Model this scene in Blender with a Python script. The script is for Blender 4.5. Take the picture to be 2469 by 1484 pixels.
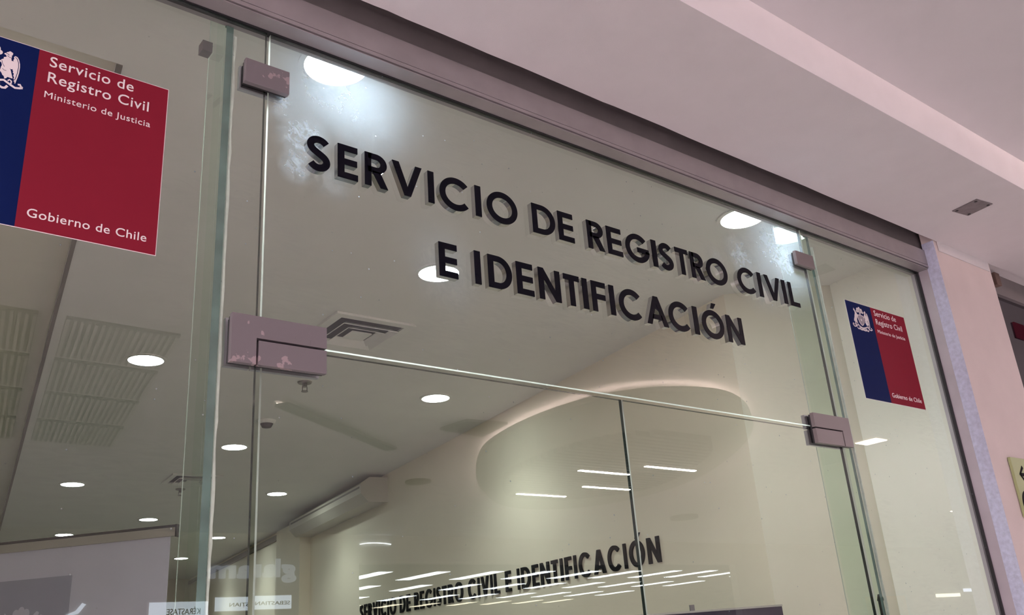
import bpy, bmesh, math, random
from mathutils import Matrix, Vector

random.seed(7)
for o in list(bpy.data.objects):
    bpy.data.objects.remove(o, do_unlink=True)
SC = bpy.context.scene
COL = SC.collection

# ------------------------------------------------------------------ camera
cam_d = bpy.data.cameras.new('camera')
cam_d.sensor_fit = 'HORIZONTAL'
cam_d.sensor_width = 36.0
cam_d.lens = 2172.88 / 2469 * 36.0
cam_d.clip_start = 0.05
cam = bpy.data.objects.new('camera', cam_d)
COL.objects.link(cam)
R = ((0.78717581, 0.17022967, 0.59276986),
     (-0.61271549, 0.32533305, 0.72023478),
     (-0.0702423, -0.93015067, 0.36039666))
cam.matrix_world = Matrix(((R[0][0], -R[0][1], -R[0][2], 0.0),
                           (R[1][0], -R[1][1], -R[1][2], -1.7),
                           (R[2][0], -R[2][1], -R[2][2], 1.55),
                           (0, 0, 0, 1)))
SC.camera = cam

# ------------------------------------------------------------------ world, exposure
W = bpy.data.worlds.new('world')
SC.world = W
W.use_nodes = True
bg = W.node_tree.nodes['Background']
bg.inputs[0].default_value = (1.0, 0.81, 0.88, 1)
bg.inputs[1].default_value = 3.1
SC.view_settings.view_transform = 'Standard'
SC.view_settings.look = 'None'
SC.view_settings.gamma = 1.0
SC.view_settings.exposure = 0.15
SC.view_settings.use_curve_mapping = False
SC.cycles.transparent_max_bounces = 16
SC.cycles.max_bounces = 8
SC.cycles.diffuse_bounces = 4

LAMP = 45.0        # strength of the round lamps in the office
TROFFER = 11.0     # strength of the strip lights in the shop across the hall


# ------------------------------------------------------------------ materials
def mat(name):
    m = bpy.data.materials.new(name)
    m.use_nodes = True
    nt = m.node_tree
    nt.nodes.clear()
    out = nt.nodes.new('ShaderNodeOutputMaterial')
    return m, nt, out


def N(nt, typ, **kw):
    n = nt.nodes.new(typ)
    for k, v in kw.items():
        if k.startswith('i_'):
            n.inputs[k[2:].replace('_', ' ')].default_value = v
        else:
            setattr(n, k, v)
    return n


def paint(name, col, rough=0.6, metal=0.0, var=0.05, scale=4.0, bump=0.0, bscale=120.0, spec=0.5):
    m, nt, out = mat(name)
    p = N(nt, 'ShaderNodeBsdfPrincipled')
    p.inputs['Roughness'].default_value = rough
    p.inputs['Metallic'].default_value = metal
    p.inputs['Specular IOR Level'].default_value = spec
    tc = N(nt, 'ShaderNodeTexCoord')
    nz = N(nt, 'ShaderNodeTexNoise')
    nz.inputs['Scale'].default_value = scale
    nz.inputs['Detail'].default_value = 4
    nt.links.new(tc.outputs['Object'], nz.inputs['Vector'])
    rp = N(nt, 'ShaderNodeValToRGB')
    a = [max(0, c * (1 - var)) for c in col]
    b = [min(1, c * (1 + var)) for c in col]
    rp.color_ramp.elements[0].position = 0.3
    rp.color_ramp.elements[1].position = 0.7
    rp.color_ramp.elements[0].color = (*a, 1)
    rp.color_ramp.elements[1].color = (*b, 1)
    nt.links.new(nz.outputs['Fac'], rp.inputs['Fac'])
    nt.links.new(rp.outputs['Color'], p.inputs['Base Color'])
    if bump > 0:
        n2 = N(nt, 'ShaderNodeTexNoise')
        n2.inputs['Scale'].default_value = bscale
        nt.links.new(tc.outputs['Object'], n2.inputs['Vector'])
        bp = N(nt, 'ShaderNodeBump')
        bp.inputs['Strength'].default_value = bump
        bp.inputs['Distance'].default_value = 0.004
        nt.links.new(n2.outputs['Fac'], bp.inputs['Height'])
        nt.links.new(bp.outputs['Normal'], p.inputs['Normal'])
    nt.links.new(p.outputs[0], out.inputs[0])
    return m


def emit(name, col, s):
    m, nt, out = mat(name)
    e = N(nt, 'ShaderNodeEmission')
    e.inputs[0].default_value = (*col, 1)
    e.inputs[1].default_value = s
    nt.links.new(e.outputs[0], out.inputs[0])
    return m


def glass(name, mirror=1.9, tint=(0.965, 0.985, 0.965), dirt=0.0, smears=(), halos=()):
    """Architectural glass: see-through, with an angle-dependent mirror coat and, on the outside, wiped dirt and lamp halos."""
    m, nt, out = mat(name)
    L = nt.links.new
    tr = N(nt, 'ShaderNodeBsdfTransparent')
    tr.inputs[0].default_value = (*tint, 1)
    last = tr.outputs[0]
    if mirror > 0:
        lw = N(nt, 'ShaderNodeLayerWeight')
        lw.inputs[0].default_value = 0.5
        pw = N(nt, 'ShaderNodeMath', operation='POWER')
        pw.inputs[1].default_value = 5.0
        L(lw.outputs['Facing'], pw.inputs[0])
        ml = N(nt, 'ShaderNodeMath', operation='MULTIPLY_ADD')
        ml.inputs[1].default_value = 0.96 * mirror * 0.6
        ml.inputs[2].default_value = 0.042 * mirror
        ml.use_clamp = True
        L(pw.outputs[0], ml.inputs[0])
        gl = N(nt, 'ShaderNodeBsdfGlossy')
        gl.inputs['Roughness'].default_value = 0.0
        gl.inputs[0].default_value = (0.97, 1.0, 0.98, 1)
        mx = N(nt, 'ShaderNodeMixShader')
        L(ml.outputs[0], mx.inputs[0])
        L(last, mx.inputs[1])
        L(gl.outputs[0], mx.inputs[2])
        last = mx.outputs[0]
    if dirt > 0:
        tc = N(nt, 'ShaderNodeTexCoord')
        # wiped smears: stretched noise inside broad patches
        n1 = N(nt, 'ShaderNodeTexNoise')
        n1.inputs['Scale'].default_value = 2.3
        n1.inputs['Detail'].default_value = 3
        n1.inputs['Distortion'].default_value = 1.2
        L(tc.outputs['Object'], n1.inputs['Vector'])
        r1 = N(nt, 'ShaderNodeMapRange')
        r1.inputs['From Min'].default_value = 0.46
        r1.inputs['From Max'].default_value = 0.72
        L(n1.outputs['Fac'], r1.inputs['Value'])
        mp = N(nt, 'ShaderNodeMapping')
        mp.inputs['Rotation'].default_value = (0, 0.5, 0)
        mp.inputs['Scale'].default_value = (7, 7, 40)
        L(tc.outputs['Object'], mp.inputs['Vector'])
        n2 = N(nt, 'ShaderNodeTexNoise')
        n2.inputs['Scale'].default_value = 1.6
        n2.inputs['Detail'].default_value = 6
        n2.inputs['Distortion'].default_value = 2.5
        L(mp.outputs[0], n2.inputs['Vector'])
        r2 = N(nt, 'ShaderNodeMapRange')
        r2.inputs['From Min'].default_value = 0.42
        r2.inputs['From Max'].default_value = 0.8
        L(n2.outputs['Fac'], r2.inputs['Value'])
        a = N(nt, 'ShaderNodeMath', operation='MULTIPLY')
        L(r1.outputs[0], a.inputs[0])
        L(r2.outputs[0], a.inputs[1])
        r4 = r2
        if smears:
            tot = None
            for (sx, sz, sr, amp) in smears:
                vm = N(nt, 'ShaderNodeVectorMath', operation='DISTANCE')
                vm.inputs[1].default_value = (sx, 0, sz)
                L(tc.outputs['Object'], vm.inputs[0])
                mr = N(nt, 'ShaderNodeMapRange', interpolation_type='SMOOTHSTEP')
                mr.inputs['From Min'].default_value = sr
                mr.inputs['From Max'].default_value = sr * .15
                mr.inputs['To Max'].default_value = amp
                L(vm.outputs['Value'], mr.inputs['Value'])
                if tot is None:
                    tot = mr.outputs[0]
                else:
                    ad = N(nt, 'ShaderNodeMath', operation='ADD')
                    L(tot, ad.inputs[0])
                    L(mr.outputs[0], ad.inputs[1])
                    tot = ad.outputs[0]
            nf = N(nt, 'ShaderNodeTexNoise')
            nf.inputs['Scale'].default_value = 34
            nf.inputs['Detail'].default_value = 8
            nf.inputs['Roughness'].default_value = 0.7
            nf.inputs['Distortion'].default_value = 1.0
            L(tc.outputs['Object'], nf.inputs['Vector'])
            rf = N(nt, 'ShaderNodeMapRange')
            rf.inputs['From Min'].default_value = 0.36
            rf.inputs['From Max'].default_value = 0.82
            rf.inputs['To Min'].default_value = 0.12
            L(nf.outputs['Fac'], rf.inputs['Value'])
            pm = N(nt, 'ShaderNodeMath', operation='MULTIPLY')
            L(tot, pm.inputs[0])
            L(rf.outputs[0], pm.inputs[1])
            a2 = N(nt, 'ShaderNodeMath', operation='ADD')
            wk = N(nt, 'ShaderNodeMath', operation='MULTIPLY')
            wk.inputs[1].default_value = 0.22
            L(a.outputs[0], wk.inputs[0])
            L(wk.outputs[0], a2.inputs[0])
            L(pm.outputs[0], a2.inputs[1])
            # lamp halo put in as an even haze, densest around the lamps
            film = None
            for (sx, sz, sr, amp) in halos:
                vm = N(nt, 'ShaderNodeVectorMath', operation='DISTANCE')
                vm.inputs[1].default_value = (sx, 0, sz)
                L(tc.outputs['Object'], vm.inputs[0])
                mr = N(nt, 'ShaderNodeMapRange', interpolation_type='SMOOTHERSTEP')
                mr.inputs['From Min'].default_value = sr
                mr.inputs['From Max'].default_value = 0.0
                mr.inputs['To Max'].default_value = amp
                L(vm.outputs['Value'], mr.inputs['Value'])
                a3 = N(nt, 'ShaderNodeMath', operation='ADD')
                L(a2.outputs[0], a3.inputs[0])
                L(mr.outputs[0], a3.inputs[1])
                a2 = a3
            a = a2
        # dust specks
        vo = N(nt, 'ShaderNodeTexVoronoi')
        vo.inputs['Scale'].default_value = 42
        L(tc.outputs['Object'], vo.inputs['Vector'])
        r3 = N(nt, 'ShaderNodeMapRange')
        r3.inputs['From Min'].default_value = 0.11
        r3.inputs['From Max'].default_value = 0.05
        L(vo.outputs['Distance'], r3.inputs['Value'])
        sp = N(nt, 'ShaderNodeSeparateColor')
        L(vo.outputs['Color'], sp.inputs[0])
        gt = N(nt, 'ShaderNodeMath', operation='GREATER_THAN')
        gt.inputs[1].default_value = 0.80
        L(sp.outputs[0], gt.inputs[0])
        b = N(nt, 'ShaderNodeMath', operation='MULTIPLY')
        L(r3.outputs[0], b.inputs[0])
        L(gt.outputs[0], b.inputs[1])
        b2 = N(nt, 'ShaderNodeMath', operation='MULTIPLY')
        b2.inputs[1].default_value = 0.40
        L(b.outputs[0], b2.inputs[0])
        c = N(nt, 'ShaderNodeMath', operation='MULTIPLY_ADD')
        c.inputs[1].default_value = dirt
        c.inputs[2].default_value = 0.006
        L(a.outputs[0], c.inputs[0])
        d = N(nt, 'ShaderNodeMath', operation='ADD')
        d.use_clamp = True
        L(c.outputs[0], d.inputs[0])
        L(b2.outputs[0], d.inputs[1])
        tl = N(nt, 'ShaderNodeBsdfTranslucent')
        tl.inputs[0].default_value = (0.68, 0.80, 1.0, 1)
        df = N(nt, 'ShaderNodeBsdfDiffuse')
        df.inputs[0].default_value = (0.75, 0.75, 0.75, 1)
        md = N(nt, 'ShaderNodeMixShader')
        md.inputs[0].default_value = 0.25
        L(tl.outputs[0], md.inputs[1])
        L(df.outputs[0], md.inputs[2])
        mx = N(nt, 'ShaderNodeMixShader')
        L(d.outputs[0], mx.inputs[0])
        L(last, mx.inputs[1])
        L(md.outputs[0], mx.inputs[2])
        last = mx.outputs[0]
    L(last, out.inputs[0])
    return m


def edge_glass(name, col, t=0.35):
    m, nt, out = mat(name)
    tl = N(nt, 'ShaderNodeBsdfTranslucent')
    tl.inputs[0].default_value = (*col, 1)
    tr = N(nt, 'ShaderNodeBsdfTransparent')
    tr.inputs[0].default_value = (*col, 1)
    gl = N(nt, 'ShaderNodeBsdfGlossy')
    gl.inputs['Roughness'].default_value = 0.12
    a = N(nt, 'ShaderNodeMixShader')
    a.inputs[0].default_value = t
    nt.links.new(tl.outputs[0], a.inputs[1])
    nt.links.new(tr.outputs[0], a.inputs[2])
    b = N(nt, 'ShaderNodeMixShader')
    b.inputs[0].default_value = 0.22
    nt.links.new(a.outputs[0], b.inputs[1])
    nt.links.new(gl.outputs[0], b.inputs[2])
    nt.links.new(b.outputs[0], out.inputs[0])
    return m


def worn_metal(name, col, patches=True):
    """Anodised plate with pale rubbed-off patches and dark scratches."""
    m, nt, out = mat(name)
    L = nt.links.new
    p = N(nt, 'ShaderNodeBsdfPrincipled')
    p.inputs['Metallic'].default_value = 0.15
    p.inputs['Roughness'].default_value = 0.42
    tc = N(nt, 'ShaderNodeTexCoord')
    n1 = N(nt, 'ShaderNodeTexNoise')
    n1.inputs['Scale'].default_value = 26
    n1.inputs['Detail'].default_value = 5
    L(tc.outputs['Object'], n1.inputs['Vector'])
    r = N(nt, 'ShaderNodeMapRange')
    r.inputs['From Min'].default_value = 0.62 if patches else 0.78
    r.inputs['From Max'].default_value = 0.635 if patches else 0.80
    L(n1.outputs['Fac'], r.inputs['Value'])
    mp = N(nt, 'ShaderNodeMapping')
    mp.inputs['Rotation'].default_value = (0, 0.9, 0)
    mp.inputs['Scale'].default_value = (160, 160, 22)
    L(tc.outputs['Object'], mp.inputs['Vector'])
    n2 = N(nt, 'ShaderNodeTexNoise')
    n2.inputs['Scale'].default_value = 1.0
    L(mp.outputs[0], n2.inputs['Vector'])
    r2 = N(nt, 'ShaderNodeMapRange')
    r2.inputs['From Min'].default_value = 0.73
    r2.inputs['From Max'].default_value = 0.80
    L(n2.outputs['Fac'], r2.inputs['Value'])
    c1 = N(nt, 'ShaderNodeMix', data_type='RGBA')
    c1.inputs['A'].default_value = (*col, 1)
    c1.inputs['B'].default_value = (min(1, col[0] * 1.9), min(1, col[1] * 1.7), min(1, col[2] * 1.65), 1)
    L(r.outputs[0], c1.inputs['Factor'])
    c2 = N(nt, 'ShaderNodeMix', data_type='RGBA')
    c2.inputs['B'].default_value = (col[0] * .35, col[1] * .35, col[2] * .35, 1)
    L(r2.outputs[0], c2.inputs['Factor'])
    L(c1.outputs['Result'], c2.inputs['A'])
    L(c2.outputs['Result'], p.inputs['Base Color'])
    L(p.outputs[0], out.inputs[0])
    return m


M = dict(
    ceiling=paint('office_ceiling_paint', (0.80, 0.79, 0.74), 0.8, var=.02),
    upper_ceiling=paint('side_ceiling_paint', (0.78, 0.75, 0.62), 0.8, var=.02),  # yellowish cast of the light is mixed into this colour
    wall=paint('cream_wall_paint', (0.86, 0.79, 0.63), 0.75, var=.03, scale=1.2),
    wall_return=paint('shaded_wall_paint', (0.69, 0.665, 0.545), 0.75, var=.03, scale=1.2),  # same cream wall, darkened so the return reads as shaded
    wall_bright=paint('lit_wall_paint', (0.96, 0.945, 0.85), 0.75, var=.03, scale=1.2),  # same wall made brighter, standing in for the nearby lamp's light
    dark_strip=paint('dark_strip_paint', (0.16, 0.14, 0.11), 0.6),
    floor=paint('floor_tile', (0.70, 0.66, 0.64), 0.35, var=.06),
    floor_office=paint('office_floor_tile', (0.205, 0.215, 0.20), 0.4, var=.06),
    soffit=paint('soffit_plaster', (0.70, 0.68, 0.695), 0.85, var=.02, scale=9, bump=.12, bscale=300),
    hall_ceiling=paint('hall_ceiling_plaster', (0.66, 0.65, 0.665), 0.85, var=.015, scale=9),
    riser=paint('lit_riser_plaster', (0.93, 0.90, 0.92), 0.85, var=.015, scale=9),  # whiter than the soffit: light on the riser is painted in
    pier=paint('pier_plaster', (0.72, 0.625, 0.61), 0.85, var=.03, scale=7, bump=.15, bscale=260),
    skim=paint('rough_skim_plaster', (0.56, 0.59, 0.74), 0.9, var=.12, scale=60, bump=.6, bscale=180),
    hall_wall=paint('hall_wall_paint', (0.55, 0.54, 0.50), 0.8, var=.05),
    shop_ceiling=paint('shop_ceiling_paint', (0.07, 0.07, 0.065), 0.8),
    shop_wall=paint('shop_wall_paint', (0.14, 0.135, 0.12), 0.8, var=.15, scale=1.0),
    orange=paint('peach_panel_paint', (0.85, 0.50, 0.28), 0.7),
    alu=paint('mauve_aluminium', (0.36, 0.335, 0.345), 0.42, metal=.4, var=.06, scale=12),
    alu_post=paint('mauve_aluminium_post', (0.47, 0.43, 0.47), 0.42, metal=.3, var=.06, scale=12),
    alu_dark=paint('shadow_gap_metal', (0.22, 0.20, 0.205), 0.55, metal=.3, var=.08, scale=8),
    gap=paint('shaded_recess_metal', (0.20, 0.18, 0.185), 0.6, var=.08, scale=8),  # shade under the soffit is darkened into this metal
    gasket=paint('black_rubber', (0.015, 0.013, 0.017), 0.5),
    hinge=worn_metal('worn_hinge_metal', (0.205, 0.185, 0.20)),
    hinge_clean=worn_metal('hinge_metal', (0.225, 0.19, 0.195), False),
    hinge_side=paint('bare_hinge_edge', (0.55, 0.55, 0.60), 0.3, metal=.7),
    glass_out=glass('window_glass_outer_face', 2.35, dirt=0.07),
    glass_transom=glass('smeared_transom_glass_outer_face', 2.35, dirt=0.34, smears=(
        (.90, 2.86, .20, .25), (1.10, 2.84, .16, .15), (.80, 2.715, .085, 2.2), (.785, 2.635, .055, 2.2), (.735, 2.80, .07, 1.2), (.88, 2.63, .07, .8), (.98, 2.78, .12, .5),
        (2.62, 2.84, .20, .5), (2.42, 2.79, .10, 1.8), (2.30, 2.74, .07, 1.3), (2.72, 2.76, .14, .6), (2.50, 2.70, .16, .7), (1.20, 2.45, .14, .7)),
        halos=((.90, 2.95, .34, .62), (.82, 2.86, .20, .30), (2.66, 2.93, .38, .68), (1.18, 2.50, .18, .16))),
    glass_in=glass('window_glass_inner_face', 0.0, tint=(0.99, 1.0, 0.99)),
    glass_edge=edge_glass('lit_cut_glass_edge', (0.86, 0.92, 0.88), .1),
    glass_edge_dark=paint('dark_cut_glass_edge', (0.016, 0.026, 0.023), 0.15),  # turned-away sides of the cut glass painted dark, light-catching sides pale
    fin_face=glass('fin_glass_face', 0.95, tint=(0.90, 0.975, 0.925), dirt=0.06),
    fin_edge=paint('fin_glass_edge', (0.12, 0.21, 0.19), 0.12, var=.25, scale=14),
    silicone=paint('clear_silicone', (0.62, 0.70, 0.63), 0.15, var=.1, scale=60),
    letter_face=paint('gloss_black_face', (0.003, 0.003, 0.008), 0.25, spec=.12),
    letter_side=paint('chrome_letter_side', (0.58, 0.57, 0.58), 0.06, metal=1.0),
    black=paint('matt_black', (0.005, 0.005, 0.005), 0.7, spec=.05),
    blue=paint('sticker_blue', (0.004, 0.013, 0.085), 0.7, var=.03, spec=.08),
    red=paint('sticker_red', (0.24, 0.016, 0.034), 0.7, var=.03, spec=.08),
    ink=paint('sticker_white', (0.86, 0.80, 0.82), 0.5, var=.02),
    shield=paint('sticker_shield_grey', (0.34, 0.30, 0.36), 0.5, var=.15, scale=900),
    white_plastic=paint('white_plastic', (0.80, 0.79, 0.74), 0.5),
    ac=paint('aircon_plastic', (0.56, 0.53, 0.44), 0.6, var=.02),
    vent_dark=paint('vent_throat', (0.03, 0.03, 0.04), 0.7),
    chrome=paint('sprinkler_metal', (0.22, 0.21, 0.20), 0.3, metal=.9),
    lamp=emit('lamp_lens_glow', (0.90, 1.0, 0.98), LAMP),
    troffer=emit('strip_light_glow', (0.88, 0.93, 1.0), TROFFER),
    troffer_warm=emit('warm_strip_light_glow', (1.0, 0.88, 0.66), 8.0),
    oval_line=emit('linear_lamp_glow', (1.0, 0.90, 0.88), 190.0),
    cove=emit('cove_strip_glow', (1.0, 0.72, 0.66), 200.0),
    slot_glow=emit('slot_lamp_glow', (1.0, 0.78, 0.66), 12.0),
    fill_lamp=emit('fill_lamp_glow', (1.0, 0.82, 0.88), 26.0),
    signbox=emit('lightbox_face_glow', (0.80, 0.88, 1.0), 3.6),
    signtext=emit('channel_letter_glow', (0.86, 0.88, 1.0), 1.2),
    screen_body=paint('screen_bezel', (0.02, 0.02, 0.024), 0.4),
    silver=paint('silver_trim', (0.46, 0.46, 0.42), 0.35, metal=.5),
    sheet=paint('banner_back_fabric', (0.53, 0.55, 0.64), 0.8, var=.03),
    sheet_square=paint('banner_print_through', (0.30, 0.32, 0.40), 0.8, var=.03),
    kiosk_screen=paint('purple_black_screen', (0.035, 0.026, 0.055), 0.25),
    grille=paint('grille_plate', (0.50, 0.49, 0.46), 0.7),
    grille_dark=paint('grille_slots', (0.035, 0.032, 0.03), 0.8),
    disc=paint('ceiling_cloud_paint', (0.36, 0.38, 0.34), 0.8, var=.02),
    slat=paint('baffle_slats', (0.13, 0.14, 0.13), 0.7),
    plate=paint('grey_steel_plate', (0.22, 0.20, 0.21), 0.45, metal=.4, var=.15, scale=40),
    sign_green=paint('olive_sign_face', (0.40, 0.45, 0.22), 0.6),
    dark_glass=paint('dark_shop_glass', (0.020, 0.014, 0.022), 0.06),
    brown=paint('brown_bracket', (0.16, 0.10, 0.08), 0.6),
    display_warm=emit('warm_display_glow', (1.0, 0.92, 0.75), 4.0),
    display_blue=emit('blue_display_glow', (0.72, 0.78, 1.0), 3.0),
    red_glow=emit('red_sign_glow', (0.035, 0.005, 0.009), 1.0),
)


# ------------------------------------------------------------------ mesh helpers
def link(name, me, material=None, parent=None):
    o = bpy.data.objects.new(name, me)
    COL.objects.link(o)
    if material is not None:
        for k in (material if isinstance(material, (list, tuple)) else [material]):
            me.materials.append(k)
    if parent is not None:
        o.parent = parent
    return o


def obj(name, bm, material, parent=None, smooth=False):
    bmesh.ops.recalc_face_normals(bm, faces=bm.faces)
    me = bpy.data.meshes.new(name)
    bm.to_mesh(me)
    bm.free()
    if smooth:
        for p in me.polygons:
            p.use_smooth = True
    return link(name, me, material, parent)


def tag(o, label, cat, group=None, kind=None):
    o['label'] = label
    o['category'] = cat
    if group:
        o['group'] = group
    if kind:
        o['kind'] = kind
    return o


def thing(name, label, cat, loc=(0, 0, 0), rotz=0.0, group=None):
    o = bpy.data.objects.new(name, None)
    o.empty_display_size = 0.05
    COL.objects.link(o)
    o.location = loc
    o.rotation_euler = (0, 0, rotz)
    return tag(o, label, cat, group)


def structure(o, label, cat):
    o['kind'] = 'structure'
    o['label'] = label
    o['category'] = cat
    return o


def bx(bm, x0, x1, y0, y1, z0, z1, mi=0):
    v = [bm.verts.new((x, y, z)) for x in (x0, x1) for y in (y0, y1) for z in (z0, z1)]
    for q in ((0, 1, 3, 2), (4, 6, 7, 5), (0, 4, 5, 1), (2, 3, 7, 6), (0, 2, 6, 4), (1, 5, 7, 3)):
        f = bm.faces.new([v[i] for i in q])
        f.material_index = mi
    return v


def box(name, x0, x1, y0, y1, z0, z1, material, parent=None, bevel=0.0):
    bm = bmesh.new()
    bx(bm, x0, x1, y0, y1, z0, z1)
    if bevel > 0:
        bmesh.ops.bevel(bm, geom=bm.edges[:], offset=bevel, segments=2, affect='EDGES', profile=0.6)
    return obj(name, bm, material, parent)


def prism(bm, pts, z0, z1, mi=0):
    """pts: xy polygon extruded from z0 to z1"""
    lo = [bm.verts.new((p[0], p[1], z0)) for p in pts]
    hi = [bm.verts.new((p[0], p[1], z1)) for p in pts]
    n = len(pts)
    fs = [bm.faces.new(lo), bm.faces.new(hi)]
    for i in range(n):
        fs.append(bm.faces.new((lo[i], lo[(i + 1) % n], hi[(i + 1) % n], hi[i])))
    for f in fs:
        f.material_index = mi


def slab(name, pts, z0, z1, material, parent=None):
    bm = bmesh.new()
    prism(bm, pts, z0, z1)
    return obj(name, bm, material, parent)


def plate(bm, pts, y0, y1, mi=0):
    """pts: xz polygon (may be concave) extruded from y0 to y1"""
    lo = [bm.verts.new((p[0], y0, p[1])) for p in pts]
    hi = [bm.verts.new((p[0], y1, p[1])) for p in pts]
    n = len(pts)
    for vs in (lo, hi):
        es = []
        for i in range(n):
            e = bm.edges.get((vs[i], vs[(i + 1) % n])) or bm.edges.new((vs[i], vs[(i + 1) % n]))
            es.append(e)
        r = bmesh.ops.triangle_fill(bm, edges=es, use_beauty=True)
        for g in r['geom']:
            if isinstance(g, bmesh.types.BMFace):
                g.material_index = mi
    for i in range(n):
        f = bm.faces.new((lo[i], lo[(i + 1) % n], hi[(i + 1) % n], hi[i]))
        f.material_index = mi


def disc(bm, cx, cy, r, z0, z1, n=40, mi=0, r2=None):
    r2 = r if r2 is None else r2
    a = [2 * math.pi * i / n for i in range(n)]
    lo = [bm.verts.new((cx + r * math.cos(t), cy + r * math.sin(t), z0)) for t in a]
    hi = [bm.verts.new((cx + r2 * math.cos(t), cy + r2 * math.sin(t), z1)) for t in a]
    fs = [bm.faces.new(lo), bm.faces.new(hi)]
    for i in range(n):
        fs.append(bm.faces.new((lo[i], lo[(i + 1) % n], hi[(i + 1) % n], hi[i])))
    for f in fs:
        f.material_index = mi


def ring(bm, cx, cy, ri, ro, z0, z1, n=40):
    a = [2 * math.pi * i / n for i in range(n)]
    g = []
    for (r, z) in ((ri, z0), (ro, z0), (ro, z1), (ri, z1)):
        g.append([bm.verts.new((cx + r * math.cos(t), cy + r * math.sin(t), z)) for t in a])
    for k in range(4):
        p, q = g[k], g[(k + 1) % 4]
        for i in range(n):
            bm.faces.new((p[i], p[(i + 1) % n], q[(i + 1) % n], q[i]))


def strip2d(pts, w, closed=False):
    """Left and right offsets of a centre line (2-D points) with width w."""
    n = len(pts)
    L, Rr = [], []
    for i in range(n):
        if closed:
            a, b = pts[(i - 1) % n], pts[(i + 1) % n]
        else:
            a, b = pts[max(0, i - 1)], pts[min(n - 1, i + 1)]
        dx, dy = b[0] - a[0], b[1] - a[1]
        d = math.hypot(dx, dy) or 1.0
        nx, ny = -dy / d, dx / d
        ww = w[i] if isinstance(w, (list, tuple)) else w
        L.append((pts[i][0] + nx * ww / 2, pts[i][1] + ny * ww / 2))
        Rr.append((pts[i][0] - nx * ww / 2, pts[i][1] - ny * ww / 2))
    return L, Rr


def stroke(bm, L, Rr, T, closed=False):
    """Extruded ribbon between two outlines; T(u, v, k) -> 3-D point, k = 0 back, 1 front."""
    n = len(L)
    V = {}
    for k in (0, 1):
        V[k] = ([bm.verts.new(T(p[0], p[1], k)) for p in L], [bm.verts.new(T(p[0], p[1], k)) for p in Rr])
    rng = range(n) if closed else range(n - 1)
    for i in rng:
        j = (i + 1) % n
        for k in (0, 1):
            a, b = V[k]
            bm.faces.new((a[i], a[j], b[j], b[i]))
        for s in (0, 1):
            bm.faces.new((V[0][s][i], V[0][s][j], V[1][s][j], V[1][s][i]))
    if not closed:
        for i in (0, n - 1):
            bm.faces.new((V[0][0][i], V[0][1][i], V[1][1][i], V[1][0][i]))


def poly(bm, pts, T):
    n = len(pts)
    V = [[bm.verts.new(T(p[0], p[1], k)) for p in pts] for k in (0, 1)]
    for vs in V:
        es = [bm.edges.new((vs[i], vs[(i + 1) % n])) for i in range(n)]
        bmesh.ops.triangle_fill(bm, edges=es, use_beauty=True)
    for i in range(n):
        bm.faces.new((V[0][i], V[0][(i + 1) % n], V[1][(i + 1) % n], V[1][i]))


def arc(cx, cy, rx, ry, a0, a1, n=28):
    return [(cx + rx * math.cos(math.radians(a0 + (a1 - a0) * i / n)),
             cy + ry * math.sin(math.radians(a0 + (a1 - a0) * i / n))) for i in range(n + 1)]


# ------------------------------------------------------------------ geometric capitals (cap height 1)
SW = 0.195
WALL_SW = 0.172


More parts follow.
